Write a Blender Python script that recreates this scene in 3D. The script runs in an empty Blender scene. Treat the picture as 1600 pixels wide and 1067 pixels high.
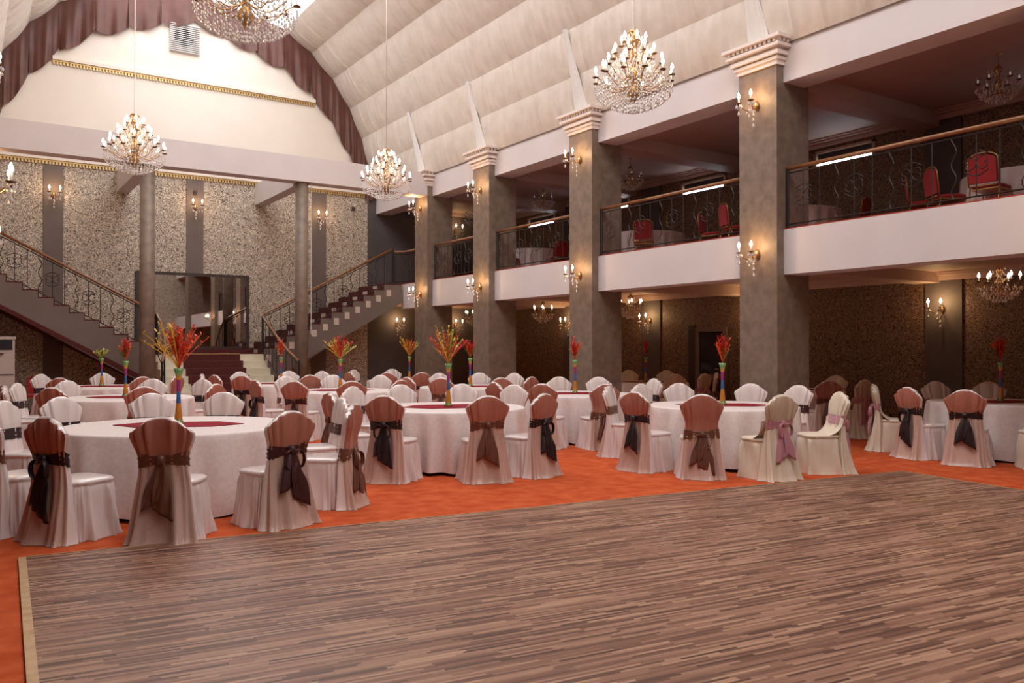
import bpy, math, random
from math import sin, cos, pi, radians as R
random.seed(7)
C = bpy.context.scene.collection
sc = bpy.context.scene

# ---------------------------------------------------------------- camera, world, exposure, big lights
cam_d = bpy.data.cameras.new('camera'); cam = bpy.data.objects.new('camera', cam_d); C.objects.link(cam)
cam.location = (0, 0, 1.555); cam.rotation_euler = (R(90.46), 0, R(-33.4))
cam_d.sensor_width = 36; cam_d.lens = 1303 / 1600 * 36; cam_d.clip_start = .05; cam_d.clip_end = 200
sc.camera = cam
sc.view_settings.view_transform = 'Standard'; sc.view_settings.look = 'None'
sc.view_settings.gamma = 1; sc.view_settings.use_curve_mapping = False
sc.view_settings.exposure = -0.25
w = bpy.data.worlds.new('world'); sc.world = w; w.use_nodes = True
w.node_tree.nodes['Background'].inputs[0].default_value = (.75, .85, 1, 1)
w.node_tree.nodes['Background'].inputs[1].default_value = .6
sc.cycles.use_denoising = True; sc.cycles.max_bounces = 8; sc.cycles.diffuse_bounces = 5
sc.cycles.glossy_bounces = 3; sc.cycles.transmission_bounces = 4; sc.cycles.sample_clamp_indirect = 6
sc.cycles.caustics_reflective = False; sc.cycles.caustics_refractive = False
SKY_E = 4.1         # daylight through the skylight fabric
WIN_E = 7.0        # daylight in the high gallery windows
BULB_E = 14.0
P_BIG, P_SMALL, P_SCONCE = 28, 3.0, 10

# ---------------------------------------------------------------- materials
def mat(name, col, rough=.6, metal=0, emit=0, spec=.5, trans=0, coat=0, sheen=0, ecol=None, nosample=False):
    m = bpy.data.materials.new(name); m.use_nodes = True
    b = m.node_tree.nodes['Principled BSDF']
    b.inputs['Base Color'].default_value = (*col, 1); b.inputs['Roughness'].default_value = rough
    b.inputs['Metallic'].default_value = metal; b.inputs['Specular IOR Level'].default_value = spec
    b.inputs['Transmission Weight'].default_value = trans
    b.inputs['Coat Weight'].default_value = coat; b.inputs['Sheen Weight'].default_value = sheen
    if name.endswith('satin'): b.inputs['Coat Weight'].default_value = .5; b.inputs['Coat Roughness'].default_value = .22
    if emit:
        b.inputs['Emission Color'].default_value = (*(ecol or col), 1); b.inputs['Emission Strength'].default_value = emit
    if nosample: m.cycles.emission_sampling = 'NONE'
    return m
def N(m, t, **kw):
    n = m.node_tree.nodes.new(t)
    for k, v in kw.items():
        if hasattr(n, k): setattr(n, k, v)
        else: n.inputs[k.replace('_', ' ')].default_value = v
    return n
def L(m, a, b): m.node_tree.links.new(a, b)
def ramp(m, stops, interp='LINEAR'):
    r = m.node_tree.nodes.new('ShaderNodeValToRGB'); r.color_ramp.interpolation = interp
    while len(r.color_ramp.elements) < len(stops): r.color_ramp.elements.new(.5)
    for e, (p, c) in zip(r.color_ramp.elements, stops): e.position = p; e.color = (*c, 1)
    return r
def geo(m): return N(m, 'ShaderNodeNewGeometry').outputs['Position']
def noisy(name, c1, c2, scale, rough=.6, detail=4, bump=0, lo=.35, hi=.65, **kw):
    m = mat(name, c1, rough, **kw); b = m.node_tree.nodes['Principled BSDF']
    n = N(m, 'ShaderNodeTexNoise', Scale=scale, Detail=detail); L(m, geo(m), n.inputs['Vector'])
    r = ramp(m, [(lo, c1), (hi, c2)]); L(m, n.outputs['Fac'], r.inputs[0]); L(m, r.outputs[0], b.inputs['Base Color'])
    if bump:
        bp = N(m, 'ShaderNodeBump', Strength=bump, Distance=.01); L(m, n.outputs['Fac'], bp.inputs['Height']); L(m, bp.outputs[0], b.inputs['Normal'])
    return m
def wallpaper(name='wallpaper_scroll', lo=(.19, .145, .115), hi=(.74, .64, .51)):
    m = mat(name, (.5, .4, .3), .55); b = m.node_tree.nodes['Principled BSDF']
    n = N(m, 'ShaderNodeTexNoise', Scale=13, Detail=0, Distortion=1.0); L(m, geo(m), n.inputs['Vector'])
    r = ramp(m, [(0, hi), (.28, hi), (.31, lo), (.40, lo), (.425, hi), (.505, hi), (.53, lo), (.60, lo), (.625, hi), (.70, hi), (.73, lo)])
    L(m, n.outputs['Fac'], r.inputs[0]); L(m, r.outputs[0], b.inputs['Base Color'])
    return m
def laminate(ang):
    m = mat('laminate_strip_floor', (.3, .2, .15), .42, spec=.35); b = m.node_tree.nodes['Principled BSDF']; nt = m.node_tree
    mp = N(m, 'ShaderNodeMapping'); mp.inputs['Rotation'].default_value = (0, 0, ang); L(m, geo(m), mp.inputs[0])
    sx = N(m, 'ShaderNodeSeparateXYZ'); L(m, mp.outputs[0], sx.inputs[0])
    def M(op, a, v):
        n = N(m, 'ShaderNodeMath', operation=op)
        if hasattr(a, 'is_output'): L(m, a, n.inputs[0])
        else: n.inputs[0].default_value = a
        if hasattr(v, 'is_output'): L(m, v, n.inputs[1])
        elif v is not None: n.inputs[1].default_value = v
        return n.outputs[0]
    row = M('FLOOR', M('DIVIDE', sx.outputs[1], .019), None)
    w1 = N(m, 'ShaderNodeTexWhiteNoise', noise_dimensions='1D'); L(m, row, w1.inputs['W'])
    xo = M('ADD', M('DIVIDE', sx.outputs[0], .36), M('MULTIPLY', w1.outputs['Value'], 9.7))
    cell = M('FLOOR', xo, None)
    cb = N(m, 'ShaderNodeCombineXYZ'); L(m, row, cb.inputs[0]); L(m, cell, cb.inputs[1])
    w2 = N(m, 'ShaderNodeTexWhiteNoise', noise_dimensions='2D'); L(m, cb.outputs[0], w2.inputs['Vector'])
    r = ramp(m, [(0, (.085, .038, .026)), (.2, (.175, .082, .055)), (.5, (.275, .138, .090)), (.8, (.375, .205, .138)), (1, (.49, .295, .19))]); L(m, w2.outputs['Value'], r.inputs[0])
    ns = N(m, 'ShaderNodeTexNoise', Scale=1.0, Detail=3); mp2 = N(m, 'ShaderNodeMapping'); mp2.inputs['Scale'].default_value = (4, 90, 1); L(m, mp.outputs[0], mp2.inputs[0]); L(m, mp2.outputs[0], ns.inputs['Vector'])
    mx = N(m, 'ShaderNodeMix', data_type='RGBA', blend_type='MULTIPLY'); mx.inputs['Factor'].default_value = .6
    g = ramp(m, [(.3, (.6, .6, .6)), (.7, (1, 1, 1))]); L(m, ns.outputs['Fac'], g.inputs[0])
    L(m, r.outputs[0], mx.inputs['A']); L(m, g.outputs[0], mx.inputs['B']); L(m, mx.outputs['Result'], b.inputs['Base Color'])
    return m
def satin(name, c1, c2, rough=.24, sheen=.03):
    m = mat(name, c1, rough, sheen=sheen); b = m.node_tree.nodes['Principled BSDF']
    n = N(m, 'ShaderNodeTexNoise', Scale=5, Detail=2, Distortion=1.2)
    tc = N(m, 'ShaderNodeTexCoord'); mp = N(m, 'ShaderNodeMapping'); mp.inputs['Scale'].default_value = (3.2, 3.2, .55)
    L(m, tc.outputs['Object'], mp.inputs[0]); L(m, mp.outputs[0], n.inputs['Vector'])
    r = ramp(m, [(.35, c1), (.65, c2)]); L(m, n.outputs['Fac'], r.inputs[0]); L(m, r.outputs[0], b.inputs['Base Color'])
    bp = N(m, 'ShaderNodeBump', Strength=.12, Distance=.03); L(m, n.outputs['Fac'], bp.inputs['Height']); L(m, bp.outputs[0], b.inputs['Normal'])
    return m
def vase_bands():
    m = mat('vase_colour_bands', (1, 1, 1), .15, coat=.5); b = m.node_tree.nodes['Principled BSDF']
    tc = N(m, 'ShaderNodeTexCoord'); sx = N(m, 'ShaderNodeSeparateXYZ'); L(m, tc.outputs['Object'], sx.inputs[0])
    r = ramp(m, [(0, (.20, .26, .06)), (.05, (.20, .26, .06)), (.055, (.55, .22, .03)), (.21, (.60, .24, .03)), (.215, (.04, .13, .34)), (.33, (.06, .16, .38)), (.335, (.34, .02, .16)), (.45, (.36, .03, .2)), (.455, (.80, .26, .02)), (.52, (.14, .33, .10)), (.60, (.22, .38, .16))], 'LINEAR')
    L(m, sx.outputs[2], r.inputs[0]); L(m, r.outputs[0], b.inputs['Base Color']); return m
M = {}
M['carpet'] = noisy('orange_carpet', (.44, .068, .020), (.56, .115, .038), 5, .95, 6, .3, spec=.1)
M['laminate'] = laminate(R(6.5))
M['oak'] = noisy('oak_edge', (.42, .26, .13), (.55, .36, .2), 12, .4)
M['stucco'] = noisy('grey_brown_stucco', (.175, .125, .095), (.245, .180, .138), 6, .5, 5, .15)
M['grey_wall'] = noisy('grey_paint', (.165, .128, .112), (.185, .145, .128), 2, .7)
M['dark_wall'] = noisy('dark_grey_paint', (.10, .085, .085), (.12, .10, .10), 2, .7)
M['paper'] = wallpaper()
M['paper_dark'] = wallpaper('wallpaper_scroll_dark', (.07, .038, .028), (.30, .19, .12))  # same scroll pattern in darker, warmer tones for the outer walls
M['white'] = noisy('white_paint', (.66, .60, .60), (.69, .63, .63), 1.5, .6)
M['cream'] = noisy('cream_gable', (.84, .76, .67), (.88, .80, .71), 1.2, .7)
M['plaster'] = mat('plaster_moulding', (.80, .71, .66), .5)
M['ceil'] = noisy('gallery_ceiling_dimmed', (.56, .42, .37), (.60, .46, .41), 1.5, .6)  # white paint, with gallery shade and red carpet bounce put into the colour
M['fabric'] = noisy('cream_ceiling_fabric', (.66, .58, .50), (.74, .66, .58), 3, .55, 3, .2, sheen=.3)
M['fabric_w'] = mat('white_gathered_fabric', (.82, .78, .75), .4, sheen=.4)
M['skylight'] = mat('skylight_fabric', (.95, .95, .95), .6, emit=SKY_E, ecol=(.95, .97, 1))
M['curtain'] = noisy('brown_curtain', (.105, .034, .024), (.135, .046, .032), 3, .5, 2, sheen=.2)
M['gold'] = mat('gold_trim', (.62, .43, .18), .4, .6)
M['brass'] = mat('aged_brass', (.45, .27, .12), .3, .9)
M['pan'] = mat('dark_drip_pan', (.14, .07, .03), .35, .7)
M['crystal'] = mat('crystal', (.95, .93, .92), .08, 0, trans=.25, spec=1.0)
M['candle'] = mat('candle_tube', (.85, .78, .65), .4, emit=.3)
M['bulb'] = mat('candle_bulb', (1, .9, .75), .3, emit=BULB_E, ecol=(1, .80, .55), nosample=True)
M['bulb_off'] = mat('unlit_bulb', (.6, .62, .68), .1, trans=.3)
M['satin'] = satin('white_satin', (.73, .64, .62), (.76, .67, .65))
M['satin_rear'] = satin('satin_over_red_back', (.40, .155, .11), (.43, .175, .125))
M['satin_bounce'] = satin('satin_skirt_carpet_bounce', (.52, .35, .29), (.56, .39, .33))  # white satin with bounce light from the carpet painted into its colour
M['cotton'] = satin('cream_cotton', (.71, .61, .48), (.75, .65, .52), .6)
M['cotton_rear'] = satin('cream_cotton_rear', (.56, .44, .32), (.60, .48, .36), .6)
M['cloth'] = noisy('white_tablecloth', (.76, .67, .65), (.83, .75, .73), 30, .6, 2, sheen=.2)
M['black'] = mat('black_wine_organza', (.016, .006, .008), .4, sheen=.03)
M['bronze'] = mat('bronze_organza', (.13, .045, .024), .4, sheen=.1)
M['wine'] = mat('wine_organza', (.045, .008, .008), .4, sheen=.03)
M['pink'] = mat('mauve_organza', (.48, .20, .25), .4, sheen=.5)
M['runner'] = mat('burgundy_runner', (.26, .008, .022), .75, spec=.15)
M['vase'] = vase_bands()
M['red_fl'] = mat('red_petals', (.62, .025, .012), .5); M['orange_fl'] = mat('orange_petals', (.80, .10, .01), .5)
M['yellow_fl'] = mat('yellow_petals', (.72, .42, .03), .5); M['green_fl'] = mat('green_sprigs', (.12, .17, .03), .6)
M['lime_fl'] = mat('lime_petals', (.62, .62, .12), .5)
M['red_up'] = mat('red_upholstery', (.36, .008, .012), .7, sheen=.2)
M['goldframe'] = mat('gold_chair_frame', (.50, .30, .12), .35, .7)
M['iron'] = mat('wrought_iron', (.035, .028, .025), .45, .5)
M['rail'] = noisy('varnished_handrail', (.21, .08, .03), (.28, .12, .042), 8, .3, coat=.3)
M['stepred'] = noisy('maroon_stair_carpet', (.075, .012, .010), (.11, .018, .014), 20, .9)
M['marble'] = noisy('cream_marble', (.62, .55, .42), (.72, .65, .52), 3, .3)
M['redcarpet'] = mat('red_gallery_carpet', (.30, .03, .02), .9)
M['mirror'] = mat('mirror_glass', (.62, .60, .58), .015, 1.0)
M['frame'] = mat('dark_wood_frame', (.05, .03, .025), .4)
M['ac'] = mat('white_appliance', (.62, .54, .50), .4); M['screen'] = mat('dark_screen', (.03, .03, .04), .1)
M['windowglow'] = mat('daylit_window_glass', (.9, .9, 1), .2, emit=WIN_E, ecol=(.88, .92, 1))
M['blind'] = mat('dark_blind', (.03, .02, .03), .6); M['winframe'] = mat('window_frame_paint', (.5, .38, .30), .4)
M['doorframe'] = mat('grey_brown_door_frame', (.20, .13, .11), .4)
M['doorglass'] = mat('dark_door_glass', (.03, .015, .012), .1)
M['slat'] = mat('vent_slat', (.66, .64, .62), .5); M['dark'] = mat('vent_dark', (.03, .03, .035), .7)
M['steel'] = mat('suspension_cable', (.55, .50, .45), .3, .7)
M['tile'] = mat('white_stair_tile', (.62, .52, .46), .5)

# ---------------------------------------------------------------- mesh helpers
class MB:
    def __init__(s): s.v = []; s.f = []; s.m = []
    def box(s, x0, x1, y0, y1, z0, z1, m=0):
        b = len(s.v)
        s.v += [(x, y, z) for z in (z0, z1) for y in (y0, y1) for x in (x0, x1)]
        for q in ((0, 2, 3, 1), (4, 5, 7, 6), (0, 1, 5, 4), (2, 6, 7, 3), (0, 4, 6, 2), (1, 3, 7, 5)):
            s.f.append(tuple(b + i for i in q)); s.m.append(m)
        return s
    def prism(s, pts, fn, t0, t1, m=0):          # polygon pts (u,w) swept: fn(u,w,t)->xyz
        b = len(s.v); n = len(pts)
        s.v += [fn(u, w_, t0) for u, w_ in pts] + [fn(u, w_, t1) for u, w_ in pts]
        s.f += [tuple(b + i for i in range(n)), tuple(b + n + i for i in reversed(range(n)))]
        for i in range(n): s.f.append((b + i, b + (i + 1) % n, b + n + (i + 1) % n, b + n + i))
        s.m += [m] * (n + 2); return s
    def grid(s, fn, nu, nv, cu=False, m=0, mf=None):
        b = len(s.v); U = nu if cu else nu + 1
        for j in range(nv + 1):
            for i in range(U): s.v.append(fn(i / nu, j / nv))
        for j in range(nv):
            for i in range(nu):
                i2 = (i + 1) % U
                s.f.append((b + j * U + i, b + j * U + i2, b + (j + 1) * U + i2, b + (j + 1) * U + i))
                s.m.append(mf(i / nu, j / nv) if mf else m)
        return s
    def lathe(s, prof, n=16, c=(0, 0, 0), m=0):
        b = len(s.v)
        for r, z in prof:
            for i in range(n):
                a = 2 * pi * i / n; s.v.append((c[0] + r * cos(a), c[1] + r * sin(a), c[2] + z))
        for j in range(len(prof) - 1):
            for i in range(n):
                k = (i + 1) % n; s.f.append((b + j * n + i, b + j * n + k, b + (j + 1) * n + k, b + (j + 1) * n + i)); s.m.append(m)
        s.f.append(tuple(b + i for i in reversed(range(n)))); s.f.append(tuple(b + (len(prof) - 1) * n + i for i in range(n))); s.m += [m, m]
        return s
    def tube(s, P, r, n=6, m=0):
        b = len(s.v); K = len(P); rr = r if isinstance(r, (list, tuple)) else [r] * K
        for k, p in enumerate(P):
            q = P[min(k + 1, K - 1)]; o = P[max(k - 1, 0)]
            t = [q[i] - o[i] for i in range(3)]; l = math.sqrt(sum(x * x for x in t)) or 1; t = [x / l for x in t]
            a = (0, 0, 1) if abs(t[2]) < .9 else (1, 0, 0)
            u = (t[1] * a[2] - t[2] * a[1], t[2] * a[0] - t[0] * a[2], t[0] * a[1] - t[1] * a[0])
            l = math.sqrt(sum(x * x for x in u)); u = [x / l for x in u]
            w_ = (t[1] * u[2] - t[2] * u[1], t[2] * u[0] - t[0] * u[2], t[0] * u[1] - t[1] * u[0])
            for i in range(n):
                an = 2 * pi * i / n
                s.v.append(tuple(p[j] + rr[k] * (cos(an) * u[j] + sin(an) * w_[j]) for j in range(3)))
        for k in range(K - 1):
            for i in range(n):
                e = (i + 1) % n; s.f.append((b + k * n + i, b + k * n + e, b + (k + 1) * n + e, b + (k + 1) * n + i)); s.m.append(m)
        s.f.append(tuple(b + i for i in reversed(range(n)))); s.f.append(tuple(b + (K - 1) * n + i for i in range(n))); s.m += [m, m]
        return s
    def drop(s, x, y, z, r, h, m=0):             # small faceted crystal drop, top at z
        b = len(s.v)
        s.v += [(x, y, z)] + [(x + r * cos(a), y + r * sin(a), z - h * .62) for a in (.3, .3 + pi / 2, .3 + pi, .3 + 1.5 * pi)] + [(x, y, z - h)]
        for i in range(4):
            k = (i + 1) % 4; s.f += [(b, b + 1 + i, b + 1 + k), (b + 5, b + 1 + k, b + 1 + i)]; s.m += [m, m]
        return s
    def mesh(s, name, mats, smooth=False):
        me = bpy.data.meshes.new(name); me.from_pydata(s.v, [], s.f)
        for k in (mats if isinstance(mats, (list, tuple)) else [mats]): me.materials.append(M[k])
        if isinstance(mats, (list, tuple)): me.polygons.foreach_set('material_index', s.m)
        if smooth: me.polygons.foreach_set('use_smooth', [True] * len(s.f))
        me.update(); return me
    def build(s, name, mats, parent=None, smooth=False, world=False):
        if world and parent is not None:
            o = parent; ox = oy = oz = 0
            while o: ox += o.location[0]; oy += o.location[1]; oz += o.location[2]; o = o.parent
            s.v = [(x - ox, y - oy, z - oz) for x, y, z in s.v]
        return link(name, s.mesh(name, mats, smooth), parent)
def link(name, me, parent=None, loc=(0, 0, 0), rz=0, **props):
    o = bpy.data.objects.new(name, me); C.objects.link(o); o.parent = parent
    o.location = loc; o.rotation_euler = (0, 0, rz)
    for k, v in props.items():
        if v: o[k] = v
    return o
def struct(name, mb, mats, smooth=False):
    o = mb.build(name, mats, None, smooth); o['kind'] = 'structure'; return o
def thing(name, label, cat, loc=(0, 0, 0), rz=0, group=None):
    return link(name, None, None, loc, rz, label=label, category=cat, group=group)
def snapshot(o):                                  # remember a prototype as a nested list (fast copying)
    return (o, [snapshot(c) for c in o.children])
def stamp(snap, loc, rz, label=None, group=None, parent=None):
    o, ch = snap; c = o.copy(); C.objects.link(c)
    if parent is None: c.location = loc; c.rotation_euler = (0, 0, rz)
    else: c.parent = parent
    if label: c['label'] = label
    if group: c['group'] = group
    for k in ch: stamp(k, None, None, parent=c)
    return c
def lamp(name, loc, energy, col=(1, .62, .32), r=.05, parent=None):
    d = bpy.data.lights.new(name, 'POINT'); d.energy = energy; d.color = col; d.shadow_soft_size = r
    o = bpy.data.objects.new(name, d); C.objects.link(o); o.location = loc; o.parent = parent; return o

# ---------------------------------------------------------------- room dimensions
CX = 5.28                                        # centre line of the hall
PY = [(-1.9, -1.16), (3.9, 4.64), (8.49, 9.23), (13.02, 13.76), (16.92, 17.66), (20.09, 20.83)]
YB, YF = 23.8, -5.0
DX_P, DX_PI, DX_F, DX_W = 5.22, 5.99, 5.38, 10.02     # pillar face, pillar rear, fascia face, outer wall (from the centre)
Z_S0, Z_S1, Z_B0, Z_B1, Z_C1, Z_C2 = 2.70, 3.40, 5.69, 6.29, 2.98, 5.98
def bx(mb, s, a, b, y0, y1, z0, z1, m=0):        # box between distances a..b from centre line on side s
    x0, x1 = sorted((CX + s * a, CX + s * b)); return mb.box(x0, x1, y0, y1, z0, z1, m)

# floor
struct('floor', MB().box(CX - DX_W, CX + DX_W, YF, YB, -.2, 0), 'carpet')
df = [(.40, 7.11), (9.83, 6.03), (9.30, 2.6), (8.9, -.6), (.16, .4)]
fn = lambda u, w_, t: (u, w_, t)
struct('dance_floor', MB().prism(df, fn, .001, .016), 'laminate')
e = MB()
for i in range(len(df)):
    (x0, y0), (x1, y1) = df[i], df[(i + 1) % 5]; l = math.hypot(x1 - x0, y1 - y0); wd_ = .05 if i == 4 else .012; nx, ny = (y1 - y0) / l * wd_, -(x1 - x0) / l * wd_
    e.prism([(x0, y0), (x1, y1), (x1 - nx, y1 - ny), (x0 - nx, y0 - ny)], fn, .002, .02)
struct('trim_1', e, 'oak')

# back wall
W = struct('wall_back', MB().box(CX - 5.1, CX + 5.1, YB, YB + .25, 0, 6.28), 'paper')
for i, xc in enumerate((1.9, 5.30, 8.82)):
    MB().box(xc - .22, xc + .22, YB - .03, YB + .01, 1.4 if i == 1 else 0, 6.22).build('wall_strip', 'grey_wall', W)
for s, nm in ((1, 'wall_back_right'), (-1, 'wall_back_left')):
    struct(nm, bx(MB(), s, 5.1, DX_W + .2, YB, YB + .25, 0, 6.4), 'dark_wall')
PR = [(5.34, 6.28), (5.12, 7.1), (4.88, 7.95), (4.5, 8.8), (3.95, 9.6), (3.3, 10.25), (2.5, 10.8), (0, 11.25)]
gp = [(CX + a, z) for a, z in PR] + [(CX - a, z) for a, z in reversed(PR[:-1])]
for nm, y in (('wall_back_gable', YB + .02), ('wall_front_gable', YF - .2)):
    struct(nm, MB().prism(gp, lambda u, w_, t: (u, t, w_), y, y + .2), 'cream')
F_ = struct('wall_front', MB().box(CX - DX_W, CX + DX_W, YF - .2, YF, 0, 6.28), 'paper')
for xc in (1.9, 5.3, 8.8): MB().box(xc - .3, xc + .3, YF, YF + .03, 0, 6.2).build('wall_strip', 'grey_wall', F_)
def gold_trim(name, y, z, x0, x1, sgn=-1):
    t = struct(name, MB().box(x0, x1, y, y + sgn * .05, z + .07, z + .11), 'gold')
    MB().box(x0, x1, y, y + sgn * .09, z + .11, z + .20).build('cream_board', 'cream', t)
    d = MB(); n = int((x1 - x0) / .075)
    for i in range(n):
        x = x0 + (i + .5) * (x1 - x0) / n; d.box(x - .022, x + .022, y, y + sgn * .045, z, z + .07)
    d.build('dentils', 'gold', t)['kind'] = 'stuff'
gold_trim('trim_2', YB, 6.16, CX - 5.08, CX + 5.08)
gold_trim('trim_3', YB + .02, 8.70, CX - 3.42, CX + 3.42)

# cross beam in front of the stairs, its stub beams, and the two long beams
struct('beam_cross', MB().box(CX - 5.22, CX + 5.22, 20.09, 20.50, Z_B0, Z_B1 + .02), 'white')
for xc in (-.1 + .2, 3.49, 7.08):
    struct('stub_beam', MB().box(xc - .15, xc + .15, 20.5, YB, 5.62, 6.2), 'white')
for xc in (3.49, 7.08):
    c = struct('round_column', MB().lathe([(.16, 0), (.16, Z_B0)], 32, (xc, 20.29, 0)), 'stucco', True)
for s in (1, -1):
    nm = 'right' if s == 1 else 'left'
    struct('beam_' + nm, bx(MB(), s, DX_F, DX_F + .5, YF, YB, Z_B0, Z_B1), 'white')
    struct('fascia_' + nm, bx(MB(), s, DX_F, DX_F + .45, YF, 22.0, Z_S0, Z_S1), 'white')
    struct('gallery_floor_' + nm, bx(MB(), s, DX_F + .01, DX_W, YF, YB, Z_S1 - .1, Z_S1 + .02), 'redcarpet')
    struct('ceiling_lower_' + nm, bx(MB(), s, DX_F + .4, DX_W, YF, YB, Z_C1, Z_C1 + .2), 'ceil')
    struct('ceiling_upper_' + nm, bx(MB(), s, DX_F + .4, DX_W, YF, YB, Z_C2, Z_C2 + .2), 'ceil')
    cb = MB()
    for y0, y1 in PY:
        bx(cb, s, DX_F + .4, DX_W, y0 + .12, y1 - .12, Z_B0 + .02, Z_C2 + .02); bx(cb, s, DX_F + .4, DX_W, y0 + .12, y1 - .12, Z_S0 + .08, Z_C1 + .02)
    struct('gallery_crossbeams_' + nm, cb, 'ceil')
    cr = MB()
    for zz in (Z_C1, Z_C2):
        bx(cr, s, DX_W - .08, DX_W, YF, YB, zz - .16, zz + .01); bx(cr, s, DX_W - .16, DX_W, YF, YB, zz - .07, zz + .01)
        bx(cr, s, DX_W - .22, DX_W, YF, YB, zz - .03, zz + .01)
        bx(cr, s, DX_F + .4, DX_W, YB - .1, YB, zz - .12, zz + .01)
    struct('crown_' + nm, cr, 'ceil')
    # outer wall with the high windows left open
    wy = [(9.93, 11.38), (13.85, 15.35), (17.3, 18.8), (20.75, 22.25)] + [(5.2, 6.7)]
    wy.sort(); wl = MB(); bx(wl, s, DX_W, DX_W + .2, YF, YB, 0, 5.42); bx(wl, s, DX_W, DX_W + .2, YF, YB, 5.76, 6.3)
    ys = [YF] + [q for p in wy for q in p] + [YB]
    for a, b in zip(ys[::2], ys[1::2]): bx(wl, s, DX_W, DX_W + .2, a, b, 5.42, 5.76)
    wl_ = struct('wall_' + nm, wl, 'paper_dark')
    for y0, y1 in ((3.6, 4.3), (8.2, 8.9), (12.6, 13.3), (16.1, 16.82), (19.6, 20.3)):
        p = MB()
        for z0, z1 in ((0, Z_C1 - .16), (Z_S1, Z_C2 - .16)): bx(p, s, DX_W - .035, DX_W + .01, y0, y1, z0, z1)
        p.build('pilaster', 'dark_wall', wl_)
    for k, (a, b) in enumerate(wy):
        x = DX_W
        f = MB(); bx(f, s, x - .03, x + .06, a, a + .07, 5.42, 5.76); bx(f, s, x - .03, x + .06, b - .07, b, 5.42, 5.76)
        bx(f, s, x - .03, x + .06, a, b, 5.71, 5.76); bx(f, s, x - .03, x + .06, a, b, 5.42, 5.45)
        wn = struct('window_%d' % (k + 1 + 5 * (s < 0)), f, 'winframe')
        bx(MB(), s, x + .10, x + .12, a, b, 5.42, 5.76).build('pane', 'windowglow', wn)
        bx(MB(), s, x + .05, x + .07, a + .06, b - .06, 5.575, 5.74).build('blind', 'blind', wn)
    for pi_, (y0, y1) in enumerate(PY):
        lo = .05 if s < 0 and pi_ > 2 else 0; DX_P = 5.22 - lo
        p = struct('pillar', bx(MB(), s, DX_P, DX_PI, y0, y1, 0, 5.97), 'stucco')
        cp = MB()
        for (g, z0, z1) in ((.03, 5.95, 6.02), (.06, 6.02, 6.07), (.10, 6.09, 6.15), (.04, 6.15, 6.20), (.15, 6.20, 6.25), (.20, 6.31, 6.36)):
            bx(cp, s, DX_P - g, DX_PI, y0 - g, y1 + g, z0, z1)
        bx(cp, s, DX_P - .08, DX_PI, y0 - .08, y1 + .08, 6.24, 6.32)
        cap = cp.build('capital', 'plaster', p)
        d = MB(); n = 11
        for i in range(n):
            y = y0 - .12 + (i + .5) * (y1 - y0 + .24) / n; bx(d, s, DX_P - .16, DX_P - .08, y - .025, y + .025, 6.26, 6.31)
        for i in range(3):
            xx = DX_P - .13 + i * .09
            bx(d, s, xx, xx + .045, y0 - .16, y0 - .08, 6.26, 6.31)
        d.build('dentils', 'plaster', cap)
    DX_P = 5.22
    # bunch of white fabric above every pillar
    for y0, y1 in PY[1:]:
        yc = (y0 + y1) / 2
        def fg(u, v, s=s, yc=yc):
            z = 6.34 + v * 1.62; k = 0
            while k < 2 and PR[k + 1][1] < z: k += 1
            t = (z - PR[k][1]) / (PR[k + 1][1] - PR[k][1]); dx = PR[k][0] + t * (PR[k + 1][0] - PR[k][0])
            wd = .07 + .15 * (1 - v) ** 1.5
            return (CX + s * (dx - .05 - .07 * sin(pi * u) * (1 - .5 * v) - .012 * sin(u * 40)), yc + (u - .5) * 2 * wd, z)
        g = MB().grid(fg, 24, 14).build('fabric_gather', 'fabric_w', None, True); g['kind'] = 'structure'

# ---------------------------------------------------------------- draped vault
V = thing('ceiling', None, None); V['kind'] = 'structure'
ZS = []; PW = 1.2; NPAN = 24
for side in (1, -1):
    for k in range(len(PR) - 2):
        (a0, z0), (a1, z1) = PR[k], PR[k + 1]
        l = math.hypot(a1 - a0, z1 - z0); nx, nz = -(z1 - z0) / l, (a1 - a0) / l      # inward normal
        if nz > 0: nx, nz = nx, nz
        mesh_var = []
        for var in range(3):
            rnd = random.Random(k * 7 + var + 50 * side); ph = [rnd.uniform(0, 6) for _ in range(4)]; am = rnd.uniform(.7, 1.2)
            def fp(u, v):
                y = u * PW; t = v
                ed = min(u, 1 - u) * PW; w0 = min(1, ed / .10); e_ = math.exp(-(ed / .16) ** 2)
                sag = .05 * sin(pi * t) ** .8 + .035 * math.exp(-(ed / .022) ** 2) * (1 - .4 * t)
                sag += w0 * (.010 * sin(5 * u * 2 * pi + ph[0] + 1.5 * t) * am * (.2 + 1.4 * e_) + .005 * sin(31 * u + ph[1] + 4 * t) + .03 * math.exp(-((u - .5 + .06 * sin(ph[2])) * PW / .02) ** 2) * (var != 1))
                sag *= min(1, min(t, 1 - t) * 8) ** .5
                x = a0 + (a1 - a0) * t + nx * sag * (1 if nx < 0 else 1); z = z0 + (z1 - z0) * t + nz * sag * 1
                return (side * x, y, z)
            mesh_var.append(MB().grid(fp, 36, 10).mesh('fabric_panel', 'fabric', True))
        for j in range(NPAN):
            link('fabric_panel', mesh_var[(j * 5 + k * 2) % 3], V, (CX, YF + j * PW, 0))
struct('roof', MB().prism([(CX - a - .25, z + .1) for a, z in PR[:-2]] + [(CX - a - .05, z + .3) for a, z in PR[:-2]][::-1], lambda u, w_, t: (u, t, w_), YF, YB).prism([(CX + a + .25, z + .1) for a, z in PR[:-2]] + [(CX + a + .05, z + .3) for a, z in PR[:-2]][::-1], lambda u, w_, t: (u, t, w_), YF, YB), 'white')
sk = MB()
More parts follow.
